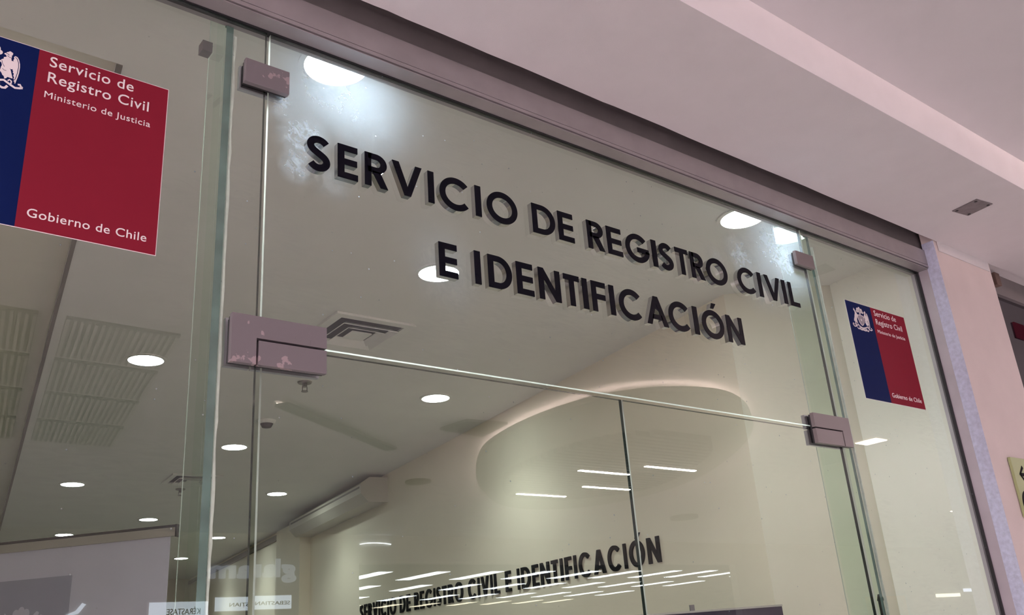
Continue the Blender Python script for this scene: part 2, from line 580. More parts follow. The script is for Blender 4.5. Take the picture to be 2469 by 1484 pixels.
def glyph(ch, wd, sw=None):
    """Pieces of a bold geometric capital of width wd: ('s', L, R, closed) ribbons and ('p', pts) polygons."""
    s = sw or SW
    h = s / 2
    P = []
    def sect(cx, cy, rx, ry, a0, a1, n=40, closed=False):
        o = arc(cx, cy, rx, ry, a0, a1, n)
        i = arc(cx, cy, rx - s, ry - s, a0, a1, n)
        if closed:
            o, i = o[:-1], i[:-1]
        return ('s', o, i, closed)
    if ch == 'I':
        P.append(('p', [(0, 0), (wd, 0), (wd, 1), (0, 1)]))
    elif ch == 'L':
        P.append(('p', [(0, 0), (wd, 0), (wd, s * .92), (s, s * .92), (s, 1), (0, 1)]))
    elif ch == 'E':
        b = s * .92
        P.append(('p', [(0, 0), (wd, 0), (wd, b), (s, b), (s, .5 - b / 2), (wd * .96, .5 - b / 2), (wd * .96, .5 + b / 2),
                        (s, .5 + b / 2), (s, 1 - b), (wd * .98, 1 - b), (wd * .98, 1), (0, 1)]))
    elif ch == 'F':
        b = s * .92
        P.append(('p', [(0, 0), (s, 0), (s, .5 - b / 2), (wd * .95, .5 - b / 2), (wd * .95, .5 + b / 2),
                        (s, .5 + b / 2), (s, 1 - b), (wd, 1 - b), (wd, 1), (0, 1)]))
    elif ch == 'T':
        b = s * .92
        c = wd / 2
        P.append(('p', [(c - h, 0), (c + h, 0), (c + h, 1 - b), (wd, 1 - b), (wd, 1), (0, 1), (0, 1 - b), (c - h, 1 - b)]))
    elif ch == 'V':
        c = wd / 2
        t = s * 1.08
        P.append(('p', [(c - s * .52, 0), (c + s * .52, 0), (wd, 1), (wd - t, 1), (c, .27), (t, 1), (0, 1)]))
    elif ch == 'A':
        c = wd / 2
        t = s * 1.08
        P.append(('p', [(0, 0), (t, 0), (c, .74), (wd - t, 0), (wd, 0), (c + s * .52, 1), (c - s * .52, 1)]))
        P.append(('p', [(wd * .24, .2), (wd * .76, .2), (wd * .70, .2 + s * .85), (wd * .30, .2 + s * .85)]))
    elif ch == 'N':
        P.append(('p', [(0, 0), (s, 0), (s, .68), (wd - s, 0), (wd, 0), (wd, 1), (wd - s, 1), (wd - s, .32), (s, 1), (0, 1)]))
    elif ch == 'O':
        P.append(sect(wd / 2, .5, wd / 2, .525, 0, 360, 56, True))
    elif ch == 'C':
        rx = wd * .53
        P.append(sect(rx, .5, rx, .525, 42, 318))
    elif ch == 'G':
        rx = wd * .52
        P.append(sect(rx, .5, rx, .525, 42, 352))
        P.append(('p', [(wd * .50, .36), (wd, .36), (wd, .36 + s * .9), (wd * .50, .36 + s * .9)]))
    elif ch == 'D':
        out = [(0, 0), (wd * .42, 0)] + arc(wd * .42, .5, wd * .58, .5, -88, 88, 30) + [(wd * .42, 1), (0, 1)]
        inn = [(s, s * .92), (wd * .42, s * .92)] + arc(wd * .42, .5, wd * .58 - s, .5 - s * .92, -88, 88, 30) + [(wd * .42, 1 - s * .92), (s, 1 - s * .92)]
        P.append(('s', out, inn, True))
    elif ch == 'R':
        P.append(('p', [(0, 0), (s, 0), (s, 1), (0, 1)]))
        b = s * .88
        rr = .29
        out = [(s * .5, 1 - 2 * rr), (wd * .5, 1 - 2 * rr)] + arc(wd * .5, 1 - rr, wd * .46, rr, -88, 88, 22) + [(wd * .5, 1), (s * .5, 1)]
        inn = [(s * .5, 1 - 2 * rr + b), (wd * .5, 1 - 2 * rr + b)] + arc(wd * .5, 1 - rr, wd * .46 - s, rr - b, -88, 88, 22) + [(wd * .5, 1 - b), (s * .5, 1 - b)]
        P.append(('s', out, inn, False))
        P.append(('p', [(wd * .30, .47), (wd - s * 1.15, 0), (wd, 0), (wd * .66, .47)]))
    elif ch == 'S':
        cl = arc(wd * .5, .735, wd * .5 - h, .265 - h + .02, 25, 240, 20)
        cl2 = arc(wd * .5, .275, wd * .5 - h, .275 - h + .02, 68, -155, 20)
        a, b = cl[-1], cl2[0]
        mid = [(a[0] + (b[0] - a[0]) * t, a[1] + (b[1] - a[1]) * t) for t in (.25, .5, .75)]
        pts = cl + mid + cl2
        sm = pts[:]
        for _ in range(4):
            sm = [sm[0]] + [((sm[i - 1][0] + 2 * sm[i][0] + sm[i + 1][0]) / 4, (sm[i - 1][1] + 2 * sm[i][1] + sm[i + 1][1]) / 4)
                            for i in range(1, len(sm) - 1)] + [sm[-1]]
        Lf, Rt = strip2d(sm, s)
        P.append(('s', Lf, Rt, False))
    return P


def glyph_mesh(bm, ch, wd, T, sw=None):
    base = 'O' if ch == '\u00d3' else ch
    for g in glyph(base, wd, sw):
        if g[0] == 's':
            stroke(bm, g[1], g[2], T, g[3])
        else:
            poly(bm, g[1], T)
    if ch == '\u00d3':
        c = wd / 2
        poly(bm, [(c - .02, 1.09), (c + .13, 1.09), (c + .29, 1.30), (c + .07, 1.30)], T)


ADV = dict(S=.62, E=.61, R=.70, V=.92, I=.185, C=1.02, O=1.10, D=.92, G=1.06, T=.60, L=.58, N=.86, F=.58, A=.96)
ORD = ['first', 'second', 'third', 'fourth', 'fifth', 'sixth', 'seventh', 'eighth', 'ninth', 'tenth', 'eleventh', 'twelfth',
       'thirteenth', 'fourteenth']


# ------------------------------------------------------------------ text from the built-in font, as thin mesh
def text_mesh(name, s, size, depth, material, parent, x, y, z, bold=0.0, width=None, face='-y', spacing=1.0):
    cu = bpy.data.curves.new(name, 'FONT')
    cu.body = s
    cu.size = size
    cu.extrude = depth / 2
    cu.offset = bold
    cu.space_character = spacing
    cu.resolution_u = 4
    t = bpy.data.objects.new(name + '_curve', cu)
    COL.objects.link(t)
    dg = bpy.context.evaluated_depsgraph_get()
    me = bpy.data.meshes.new_from_object(t.evaluated_get(dg))
    bpy.data.objects.remove(t, do_unlink=True)
    xs = [v.co.x for v in me.vertices]
    k = 1.0
    if width:
        k = width / (max(xs) - min(xs))
    x0 = min(xs)
    for v in me.vertices:
        a, b, c = (v.co.x - x0) * k, v.co.y, v.co.z
        if face == '-y':
            v.co = (x + a, y - c, z + b)
        else:
            v.co = (x - a, y + c, z + b)
    me.materials.clear()
    return link(name, me, material, parent)


# ================================================================== THE SETTING
def room_right(y):
    return 3.24 + 0.155 * y


def room_step(y):
    return 0.42 + 0.146 * y


BACK = 13.6
structure(box('floor', -10, 36, -24, 0.0, -0.1, 0.0, M['floor']), 'pale tiled floor of the hall', 'floor')
structure(box('floor_office', -10, 36, 0.0, BACK + .3, -0.1, 0.0, M['floor_office']), 'grey tiled floor of the office', 'floor')

# office shell
structure(slab('ceiling', [(-2.5, 0.03), (3.72, 0.03), (3.745, .44), (room_right(.78), .78), (room_right(BACK), BACK), (room_step(BACK), BACK), (room_step(.47), .47), (-2.5, .47)],
               3.10, 3.30, M['ceiling']), 'grey-white office ceiling with round lamps behind the glass', 'ceiling')
structure(slab('ceiling_side', [(-2.5, .471), (room_step(.471) - .001, .471), (room_step(BACK) - .001, BACK), (-2.5, BACK)], 3.155, 3.30, M['upper_ceiling']),
          'slightly raised yellowish ceiling on the left of the office', 'ceiling')
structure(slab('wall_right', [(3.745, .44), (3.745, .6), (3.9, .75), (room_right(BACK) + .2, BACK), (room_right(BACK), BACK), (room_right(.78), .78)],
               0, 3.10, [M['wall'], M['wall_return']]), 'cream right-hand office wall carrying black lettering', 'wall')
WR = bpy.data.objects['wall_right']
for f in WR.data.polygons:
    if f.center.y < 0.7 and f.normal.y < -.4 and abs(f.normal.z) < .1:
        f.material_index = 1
structure(slab('wall_right_front', [(3.715, .03), (3.745, .03), (3.745, .44), (3.735, .44)], 0, 3.10, M['wall_bright']), 'short brightly lit wall piece right behind the right glass pane', 'wall')
structure(box('wall_back', -2.5, 5.6, BACK, BACK + .15, 0, 3.16, M['wall']), 'cream far wall of the office', 'wall')
structure(box('wall_left', -2.65, -2.5, 0.03, BACK, 0, 3.16, M['wall']), 'cream left-hand office wall', 'wall')
# pilaster on the right wall and dark strips standing in for shadow lines
ya, yb = 7.2, 8.05
structure(slab('trim_1', [(room_right(ya), ya), (room_right(ya) - .13, ya - .02), (room_right(yb) - .13, yb), (room_right(yb), yb)], 0, 3.04, M['wall']),
          'shallow cream pilaster on the right office wall', 'pilaster')
y0, y1 = 8.1, BACK - .05
structure(slab('trim_2', [(room_right(y0), y0), (room_right(y0) - .03, y0), (room_right(y1) - .03, y1), (room_right(y1), y1)], 3.0, 3.06, M['dark_strip']),
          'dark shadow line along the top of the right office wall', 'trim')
y0, y1 = .47, BACK - .05
structure(slab('trim_3', [(room_step(y0) - .004, y0), (room_step(y0) + .012, y0), (room_step(y1) + .012, y1), (room_step(y1) - .004, y1)], 3.094, 3.10, M['dark_strip']),
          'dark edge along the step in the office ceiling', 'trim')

# hall shell
structure(box('ceiling_hall', -10, 36, -9.5, -.545, 3.25, 3.30, M['hall_ceiling']), 'raised pinkish ceiling of the hall', 'ceiling')
bm = bmesh.new()
edge = []
xq = -10.0
while xq < 36:
    edge.append((xq, -.10 + random.uniform(-.0022, .0012)))
    xq += random.uniform(.03, .16) if -1 < xq < 5 else 1.0
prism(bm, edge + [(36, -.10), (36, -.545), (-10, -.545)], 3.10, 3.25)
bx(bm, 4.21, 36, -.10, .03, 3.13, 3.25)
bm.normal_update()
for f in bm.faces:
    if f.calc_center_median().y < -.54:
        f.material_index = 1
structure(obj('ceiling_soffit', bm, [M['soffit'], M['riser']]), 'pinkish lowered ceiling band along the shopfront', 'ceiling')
structure(slab('wall_pier', [(3.70, -.0985), (4.21, -.0985), (4.21, .6), (3.745, .6), (3.745, -.047), (3.70, -.047)], 0, 3.30, M['pier']),
          'pink plastered pier right of the glass front', 'wall')
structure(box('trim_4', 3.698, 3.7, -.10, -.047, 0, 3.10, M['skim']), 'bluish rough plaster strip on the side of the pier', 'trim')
structure(box('trim_5', 3.73, 4.19, -.104, -.10, 3.055, 3.10, M['soffit']), 'thin greyish band at the top of the pier', 'trim')
structure(box('wall_front', -10, -1.3, -.098, .3, 0, 3.30, M['pier']), 'plastered wall left of the glass front', 'wall')
bm = bmesh.new()
bx(bm, -1.3, 3.745, -.03, .03, 3.07, 3.25)
bx(bm, -1.3, 3.745, -.10, -.03, 3.2, 3.25)
structure(obj('wall_above', bm, M['gap']), 'dark recessed strip above the glass front', 'wall')
structure(box('wall_opposite', -10, 6.2, -9.65, -9.5, 0, 3.25, M['hall_wall']), 'shop wall across the hall, seen reflected in the glass', 'wall')
structure(box('wall_opposite_right', 14.16, 36, -9.65, -9.5, 0, 3.25, M['hall_wall']), 'shop wall further along the hall, seen reflected low in the glass', 'wall')
structure(box('wall_bulkhead', 6.2, 14.16, -9.65, -9.5, 2.87, 3.25, M['hall_wall']), 'bulkhead over the open shop, seen reflected in the glass', 'wall')
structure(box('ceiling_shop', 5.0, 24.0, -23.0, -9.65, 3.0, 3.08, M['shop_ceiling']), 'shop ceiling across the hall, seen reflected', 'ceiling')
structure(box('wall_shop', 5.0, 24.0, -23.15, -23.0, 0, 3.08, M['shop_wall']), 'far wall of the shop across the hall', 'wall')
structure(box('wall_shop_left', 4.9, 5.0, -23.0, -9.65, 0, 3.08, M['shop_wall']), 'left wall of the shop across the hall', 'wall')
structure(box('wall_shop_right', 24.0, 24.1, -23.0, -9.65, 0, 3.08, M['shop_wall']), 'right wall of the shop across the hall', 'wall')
structure(box('trim_6', 18.3, 19.9, -9.52, -9.5, .3, 2.2, M['orange']), 'peach panel on the far shop wall, reflected low in the glass', 'panel')

# header channel and right frame of the glass front
bm = bmesh.new()
bx(bm, -1.3, 3.745, -.051, -.007, 2.983, 2.9855)
bx(bm, -1.3, 3.745, -.054, -.047, 2.9885, 2.999)
bx(bm, -1.3, 3.745, .014, .03, 2.983, 3.07)
bx(bm, -1.3, 3.745, -.046, .014, 2.992, 3.066)
bx(bm, -1.3, 3.745, -.054, -.046, 3.0005, 3.07)
structure(obj('trim_7', bm, M['alu']), 'mauve aluminium header channel over the glass front', 'trim')
structure(box('trim_12', -1.3, 3.745, -.036, -.03, 3.0705, 3.143, M['alu_dark']), 'dark upper step of the header channel', 'trim')  # dark tone stands in for shade in the gap over the header
structure(box('trim_8', -1.3, 3.697, -.007, .014, 2.981, 2.996, M['gasket']), 'black gasket between glass and header', 'trim')
bm = bmesh.new()
bx(bm, 3.697, 3.745, -.047, -.006, 0, 2.983)
bx(bm, 3.697, 3.745, .012, .03, 0, 2.983)
structure(obj('trim_9', bm, M['alu_post']), 'mauve aluminium post at the right end of the glass front', 'trim')
structure(box('trim_10', 3.690, 3.705, -.006, .012, 0, 2.98, M['gasket']), 'black gasket at the right end of the glass front', 'trim')


# ------------------------------------------------------------------ glass
def pane(name, x0, x1, z0, z1, label, cat='window', th=.010, loc=None, rotz=0.0, mats=None):
    bm = bmesh.new()
    lx = loc[0] if loc else 0
    v = bx(bm, x0 - lx, x1 - lx, 0, th, z0, z1, 2)
    bm.normal_update()
    for f in bm.faces:
        c = f.calc_center_median()
        if abs(c.y) < 1e-6:
            f.material_index = 0
        elif abs(c.y - th) < 1e-6:
            f.material_index = 1
        elif abs(c.x - (x1 - lx)) < 1e-6 or abs(c.z - z1) < 1e-6:
            f.material_index = 3
    o = obj(name, bm, mats or [M['glass_out'], M['glass_in'], M['glass_edge'], M['glass_edge_dark']])
    if loc:
        o.location = loc
        o.rotation_euler = (0, 0, rotz)
    return structure(o, label, cat)


TILT = math.radians(0.85)
pane('window_1', -1.28, 0.706, 0.0, 2.980, 'fixed glass pane left of the doors, carrying the large blue and red sticker', loc=(0.70, 0, 0), rotz=TILT)
pane('window_2', 0.715, 2.829, 2.204, 2.980, 'glass transom over the doors, carrying two lines of black letters', mats=[M['glass_transom'], M['glass_in'], M['glass_edge'], M['glass_edge_dark']])
pane('window_3', 2.838, 3.692, 0.0, 2.980, 'fixed glass pane right of the doors, carrying the smaller blue and red sticker')
pane('door_1', 0.719, 1.765, 0.012, 2.192, 'left glass door leaf under the transom', 'door')
pane('door_2', 1.770, 2.825, 0.012, 2.192, 'right glass door leaf under the transom', 'door')


def fin(x, depth, label, bracket):
    t = thing('glass_fin', label, 'glass fin', (x, 0.022, 0), group='glass fins bracing the shopfront')
    bm = bmesh.new()
    prof = [(0, 0), (depth, 0), (depth, 3.098), (.0095, 3.098), (.0095, 2.979), (0, 2.979)]
    sides = [[bm.verts.new((x, p[0], p[1])) for p in prof] for x in (-.0085, .0085)]
    for vs in sides:
        bm.faces.new(vs)
    for k in range(6):
        bm.faces.new((sides[0][k], sides[0][(k + 1) % 6], sides[1][(k + 1) % 6], sides[1][k]))
    for f in bm.faces:
        f.material_index = 1
    for f in bm.faces:
        c = f.calc_center_median()
        if abs(abs(c.x) - .0085) < 1e-6:
            f.material_index = 0
        elif c.y > depth - 1e-4:
            f.material_index = 2
    bx(bm, -.0093, -.0085, depth - .0025, depth, 0, 3.09, 3)
    obj('glass_blade', bm, [M['fin_face'], M['fin_edge'], M['glass_in'], M['glass_edge']], t)
    bm = bmesh.new()
    zz = 0.0
    prev = None
    while zz < 2.97:
        w = .0015 + random.random() * .0035
        y = -.011
        cur = [bm.verts.new(p) for p in ((.007, y, zz), (.0085 + w, y, zz), (.0085, -.002, zz))]
        if prev:
            for i in range(3):
                bm.faces.new((prev[i], prev[(i + 1) % 3], cur[(i + 1) % 3], cur[i]))
        prev = cur
        zz += .022 + random.random() * .03
    obj('silicone_bead', bm, M['silicone'], t)
    if bracket:
        box('top_cleat', -.034, -.010, depth - .028, depth, 2.955, 2.983, M['plate'], t)
    return t


fin(0.624, .112, 'greenish upright glass fin behind the joint left of the doors', True)
fin(2.911, .128, 'greenish upright glass fin behind the joint right of the doors', False)


# ------------------------------------------------------------------ patch fittings
def small_fitting(x0, x1, z0, z1, label, m):
    t = thing('patch_fitting', label, 'glass clamp', ((x0 + x1) / 2, 0, (z0 + z1) / 2), group='small metal clamps high on the glass')
    w, h = (x1 - x0) / 2, (z1 - z0) / 2
    box('front_plate', -w, w, -.020, -.0065, -h, h, m, t, bevel=.0015)
    box('back_plate', -w, w, .016, .028, -h, h, M['hinge_side'], t, bevel=.0015)
    box('gasket', -w + .001, w - .002, -.0065, 0.0, -h + .001, h - .004, M['gasket'], t)
    box('inner_gasket', -w + .004, w - .004, .010, .016, -h + .004, h - .004, M['gasket'], t)
    return t


small_fitting(.649, .757, 2.813, 2.876, 'small worn metal clamp under the header by the upper left corner of the transom', M['hinge'])
small_fitting(2.748, 2.858, 2.814, 2.868, 'small plain metal clamp under the header by the upper right corner of the transom', M['hinge_clean'])


def hinge(x0, x1, z0, z1, xi, zi, flip, label, m):
    t = thing('patch_fitting', label, 'door fitting', (x0, 0, z0), group='large metal hinges at the door tops')
    a = lambda x: x - x0
    b = lambda z: z - z0
    g = .0025
    for nm, ya, yb, mm in (('front_plate', -.020, -.0065, m), ('back_plate', .016, .028, M['hinge_side'])):
        bm = bmesh.new()
        if not flip:
            pts = [(x0, z0), (xi - g, z0), (xi - g, zi + g), (x1, zi + g), (x1, z1), (x0, z1)]
        else:
            pts = [(x0, zi + g), (xi + g, zi + g), (xi + g, z0), (x1, z0), (x1, z1), (x0, z1)]
        plate(bm, [(a(p[0]), b(p[1])) for p in pts], ya, yb)
        obj(nm, bm, mm, t)
        bm = bmesh.new()
        q = (xi + g, x1) if not flip else (x0, xi - g)
        plate(bm, [(a(q[0]), b(z0)), (a(q[1]), b(z0)), (a(q[1]), b(zi - g)), (a(q[0]), b(zi - g))], ya, yb)
        obj('door_plate' if nm == 'front_plate' else 'back_door_plate', bm, mm, t)
    box('gasket', .0005, x1 - x0 - .002, -.0066, 0.0, .0005, z1 - z0 - .004, M['gasket'], t)
    box('inner_gasket', .005, x1 - x0 - .006, .010, .016, .006, z1 - z0 - .005, M['gasket'], t)
    return t


hinge(.644, .856, 2.141, 2.246, .700, 2.1955, False, 'large scratched metal hinge at the top of the left door, near the glass fin', M['hinge'])
hinge(2.656, 2.867, 2.141, 2.244, 2.814, 2.193, True, 'large smooth metal hinge at the top of the right door', M['hinge_clean'])

# ------------------------------------------------------------------ letters on the transom
LINE1 = [('SERVICIO', [('S', .804, .865), ('E', .884, .938), ('R', .957, 1.021), ('V', 1.034, 1.121), ('I', 1.139, 1.157), ('C', 1.174, 1.271), ('I', 1.287, 1.306), ('O', 1.325, 1.429)]),
         ('DE', [('D', 1.482, 1.565), ('E', 1.577, 1.635)]),
         ('REGISTRO', [('R', 1.689, 1.755), ('E', 1.768, 1.829), ('G', 1.845, 1.944), ('I', 1.960, 1.981), ('S', 1.992, 2.054), ('T', 2.068, 2.127), ('R', 2.138, 2.202), ('O', 2.214, 2.319)]),
         ('CIVIL', [('C', 2.373, 2.471), ('I', 2.484, 2.504), ('V', 2.524, 2.611), ('I', 2.622, 2.642), ('L', 2.660, 2.714)])]
LINE2 = [('E', [('E', 1.163, 1.219)]),
         ('IDENTIFICACION', [('I', 1.272, 1.291), ('D', 1.315, 1.393), ('E', 1.409, 1.466), ('N', 1.485, 1.562), ('T', 1.576, 1.634), ('I', 1.645, 1.664), ('F', 1.680, 1.735), ('I', 1.750, 1.769),
                              ('C', 1.787, 1.883), ('A', 1.898, 1.990), ('C', 1.997, 2.095), ('I', 2.110, 2.131), ('\u00d3', 2.150, 2.255), ('N', 2.272, 2.352)])]


def shopfront_letter(ch, x0, x1, z0, z1, label):
    H = z1 - z0
    t = thing('raised_letter', label, 'letter', (x0, 0, z0), group='raised letters on the glass transom')
    bm = bmesh.new()
    glyph_mesh(bm, ch, (x1 - x0) / H, lambda u, v, k: (u * H, -.0003 - .0157 * k, v * H))
    obj('letter_body', bm, M['letter_side'], t)
    bm = bmesh.new()
    glyph_mesh(bm, ch, (x1 - x0) / H, lambda u, v, k: (u * H, -.016 - .0022 * k, v * H))
    obj('letter_face', bm, M['letter_face'], t)


for line, z0, z1, name in ((LINE1, 2.634, 2.725, 'upper'), (LINE2, 2.437, 2.530, 'lower')):
    for word, L in line:
        wname = word.replace('ACION', 'ACI\u00d3N')
        for i, (ch, a, b) in enumerate(L):
            w = ('single black chrome-sided letter E opening the lower line on the transom' if word == 'E' else
                 'black chrome-sided letter %s, %s letter of %s on the transom' % (ch, ORD[i], wname))
            shopfront_letter(ch, a, b, z0, z1, w)


# ------------------------------------------------------------------ crest artwork (metres about its centre)
COND = [(27.4, 31.8), (30.4, 33.8), (31.6, 36.0), (35.0, 38.3), (35.9, 40.0), (38.9, 39.4), (42.1, 37.3), (41.7, 32.9), (40.3, 32.1), (40.9, 28.4), (40.2, 25.2), (41.2, 19.7), (45.2, 19.9), (43.8, 22.7), (45.3, 25.3), (44.4, 29.8), (45.9, 32.4), (47.8, 32.7), (50.8, 31.4), (53.6, 26.6), (56.1, 17.8), (56.9, 10.3), (56.8, -1.5), (55.8, -11.6), (54.0, -21.9), (52.9, -28.1), (51.4, -27.7), (51.8, -24.7), (49.5, -23.6), (50.7, -21.3), (48.9, -18.1), (49.6, -14.9), (47.8, -11.8), (48.3, -6.7), (46.3, -5.5), (46.6, -1.6), (45.0, -0.2), (45.4, 2.4), (42.3, 0.7), (39.9, 2.6), (42.3, -2.2), (45.8, -13.5), (47.5, -18.6), (42.7, -18.5), (38.7, -18.1), (36.6, -21.8), (34.0, -23.8), (32.3, -18.7), (29.6, -16.8), (27.7, -12.8), (24.4, -9.2), (25.4, -0.1), (26.4, 4.1), (25.0, 9.4), (21.1, 11.7), (24.8, 17.1), (28.1, 19.9), (27.4, 23.0), (32.2, 25.4), (31.1, 28.4), (29.8, 29.8), (28.0, 30.1)]
DEER = [(-19, 14), (-22, 20), (-26, 24), (-30, 30), (-33, 35), (-37, 40), (-40, 41), (-39, 37), (-43, 36), (-41, 32), (-37, 29), (-36, 24), (-37, 18), (-41, 12), (-45, 2), (-50, -6), (-53, -14), (-49, -15), (-46, -12), (-47, -19), (-44, -27), (-47, -34), (-43, -35), (-40, -28), (-41, -21), (-37, -15), (-33, -20), (-30, -29), (-27, -29), (-29, -20), (-31, -12), (-30, -4), (-26, 2), (-24, 8), (-19, 9)]
SHIELD = [(-20, 17), (0, 19), (20, 17), (22, 8), (21, -2), (17, -14), (10, -22), (0, -27), (-10, -22), (-17, -14), (-21, -2), (-22, 8)]


def crest(parent, cx, cz, k, y, mats, name='crest'):
    """Coat of arms: plume, shield, deer, condor and ribbon; mats = ink, shield fill, ground."""
    bm = bmesh.new()
    T = lambda u, v, q: (cx + u * .001 * k, y - .0004 * q, cz + v * .001 * k)
    poly(bm, COND, T)
    poly(bm, DEER, T)
    poly(bm, SHIELD, T)
    for (px, pz, rx, rz, rot) in ((0, 40, 8, 11.5, 0), (-12, 37, 8, 9.5, 25), (12, 37, 8, 9.5, -25), (19, 31, 5, 6, -50), (-19, 31, 5, 6, 50)):
        c, s = math.cos(math.radians(rot)), math.sin(math.radians(rot))
        poly(bm, [(px + a * c - b * s, pz + a * s + b * c) for a, b in arc(0, 0, rx, rz, 0, 345, 23)], T)
    poly(bm, [(-7, 32), (7, 32), (3, 20), (-3, 20)], T)
    rib = [(-66, -30), (-58, -37), (-46, -36), (-36, -29), (-26, -27), (-14, -33), (0, -36), (14, -33), (26, -29.7), (33, -27), (40.6, -30.9), (46.8, -34.3), (53.6, -37.5), (61.4, -35.5), (66.3, -33.2)]
    for pts, w in ((rib, 4.2), ([(-24, -42), (-12, -45), (0, -43.5), (12, -45), (27.6, -42.4), (32, -44.5), (37, -43.6), (40.6, -37.5)], 4.5),
                   ([(66.3, -33.2), (63.1, -31.1), (61.2, -27.4), (57.7, -28.7)], 3.6), ([(40.0, -26.3), (42.5, -22.9), (46.0, -25.0), (46.2, -29.7), (43.0, -32.8)], 2.6),
                   ([(-66, -30), (-63, -25), (-58, -26), (-57, -30)], 3.4), ([(-44, -27), (-48, -23), (-50, -28), (-46, -32)], 2.4),
                   ([(-24, -42), (-30, -44), (-36, -42), (-38, -36)], 3.6), ([(-26, -36), (0, -40), (28, -37)], 5.0)):
        Lf, Rt = strip2d(pts, w)
        stroke(bm, Lf, Rt, T)
    obj(name, bm, mats[0], parent)
    bm = bmesh.new()
    T2 = lambda u, v, q: (cx + u * .001 * k, y - .00042 - .0002 * q, cz + v * .001 * k)
    poly(bm, [(u * .86, v * .86 - .5) for u, v in SHIELD], T2)
    obj('shield_field', bm, mats[1], parent)
    bm = bmesh.new()
    T3 = lambda u, v, q: (cx + u * .001 * k, y - .00066 - .0002 * q, cz + v * .001 * k)
    st = []
    for i in range(10):
        r = 7.0 if i % 2 == 0 else 2.8
        st.append((r * math.sin(i * math.pi / 5), -3 + r * math.cos(i * math.pi / 5)))
    poly(bm, st, T3)
    obj('star', bm, mats[0], parent)
    bm = bmesh.new()
    T4 = lambda u, v, q: (cx + u * .001 * k, y - .00045 - .0002 * q, cz + v * .001 * k)
    for pts, w in (([(46.6, 30), (50, 27.5), (53.2, 20), (54.4, 10), (54.0, -3), (52.6, -14), (50.8, -21)], 1.1), ([(33, 28.5), (36.5, 26.3), (40, 25.6)], .9), ([(30, 33.2), (34, 32.3), (36, 30)], 1.0),
                   ([(28, -3), (31, -5.5), (35, -5.5)], .8), ([(25, 15), (27, 8), (31, 2)], .8), ([(-26, -36), (0, -40), (28, -37)], .9), ([(-3, 21), (0, 36), (0, 46)], .8), ([(-9, 30), (-13, 40)], .8), ([(9, 30), (13, 40)], .8)):
        Lf, Rt = strip2d(pts, w)
        stroke(bm, Lf, Rt, T4)
    obj('crest_lines', bm, mats[2], parent)


def sticker(xr, label, loc, rotz):
    """Blue and red vinyl; xr = right edge, in the facade's own coordinates."""
    t = thing('vinyl_sign', label, 'sign', loc, rotz, group='blue and red service stickers on the glass')
    ox = loc[0]
    X = lambda x: xr - .4265 + x - ox
    z0, z1 = 2.3445, 2.735
    box('white_border', X(-.0015), X(.428), -.0006, -.0001, z0 - .0015, z1 + .0015, M['ink'], t)
    bf = box('blue_field', X(0), X(.174), -.0012, -.0006, z0, z1, M['blue'], t)
    rf = box('red_field', X(.174), X(.4265), -.0012, -.0006, z0, z1, M['red'], t)
    for s, x, z, size, w in (('Servicio de', .195, 2.7035, .0335, .161), ('Registro Civil', .195, 2.667, .0335, .1945),
                             ('Ministerio de Justicia', .193, 2.6305, .0205, .2025), ('Gobierno de Chile', .191, 2.369, .0255, .216)):
        text_mesh('lettering', s, size, .0005, M['ink'], rf, X(x), -.0015, z, bold=(0.0 if size < .025 else size * .004), width=w, spacing=1.06)
    crest(bf, X(.088), 2.669, 1.0, -.0013, (M['ink'], M['shield'], M['blue']))
    return t


sticker(.487, 'large blue and red service sticker with white crest on the left glass pane', (.70, 0, 0), TILT)
sticker(3.4765, 'smaller-looking blue and red service sticker on the right glass pane beside the post', (3.2, 0, 0), 0.0)

# ------------------------------------------------------------------ letters on the inner wall
WD = Vector((-.155, -1.0, 0)).normalized()         # reading direction along the right wall, towards the glass
WN = Vector((-1.0, .155, 0)).normalized()          # out of the wall into the room
text_words = ['SERVICIO', 'DE', 'REGISTRO', 'CIVIL', 'E', 'IDENTIFICACI\u00d3N']
capH = .128
seq, xx = [], 0.0
for wi, word in enumerate(text_words):
    for i, ch in enumerate(word):
        a = ADV['O' if ch == '\u00d3' else ch] * .80
        seq.append((word, i, ch, xx, a))
        xx += a + .205
    xx += .40
total = xx - .40 - .205
y_start, y_end = 5.73, 1.49
span = (y_start - y_end) / abs(WD.y)
kx = span / (total * capH)
for word, i, ch, u0, a in seq:
    p = Vector((room_right(y_start), y_start, 1.936)) + WD * (u0 * capH * kx)
    lab = ('lone black letter E between CIVIL and the long last word on the cream inner wall' if word == 'E' else
           'black letter %s, %s letter of %s on the cream inner wall' % (ch, ORD[i], word))
    bm = bmesh.new()

    def T(u, v, k):
        q = WD * (u * capH * kx) + WN * (.001 + .010 * k)
        return (q.x, q.y, v * capH)
    glyph_mesh(bm, ch, a, T, WALL_SW)
    o = obj('wall_letter', bm, M['black'])
    o.location = p
    tag(o, lab, 'letter', 'black letters on the inner wall')

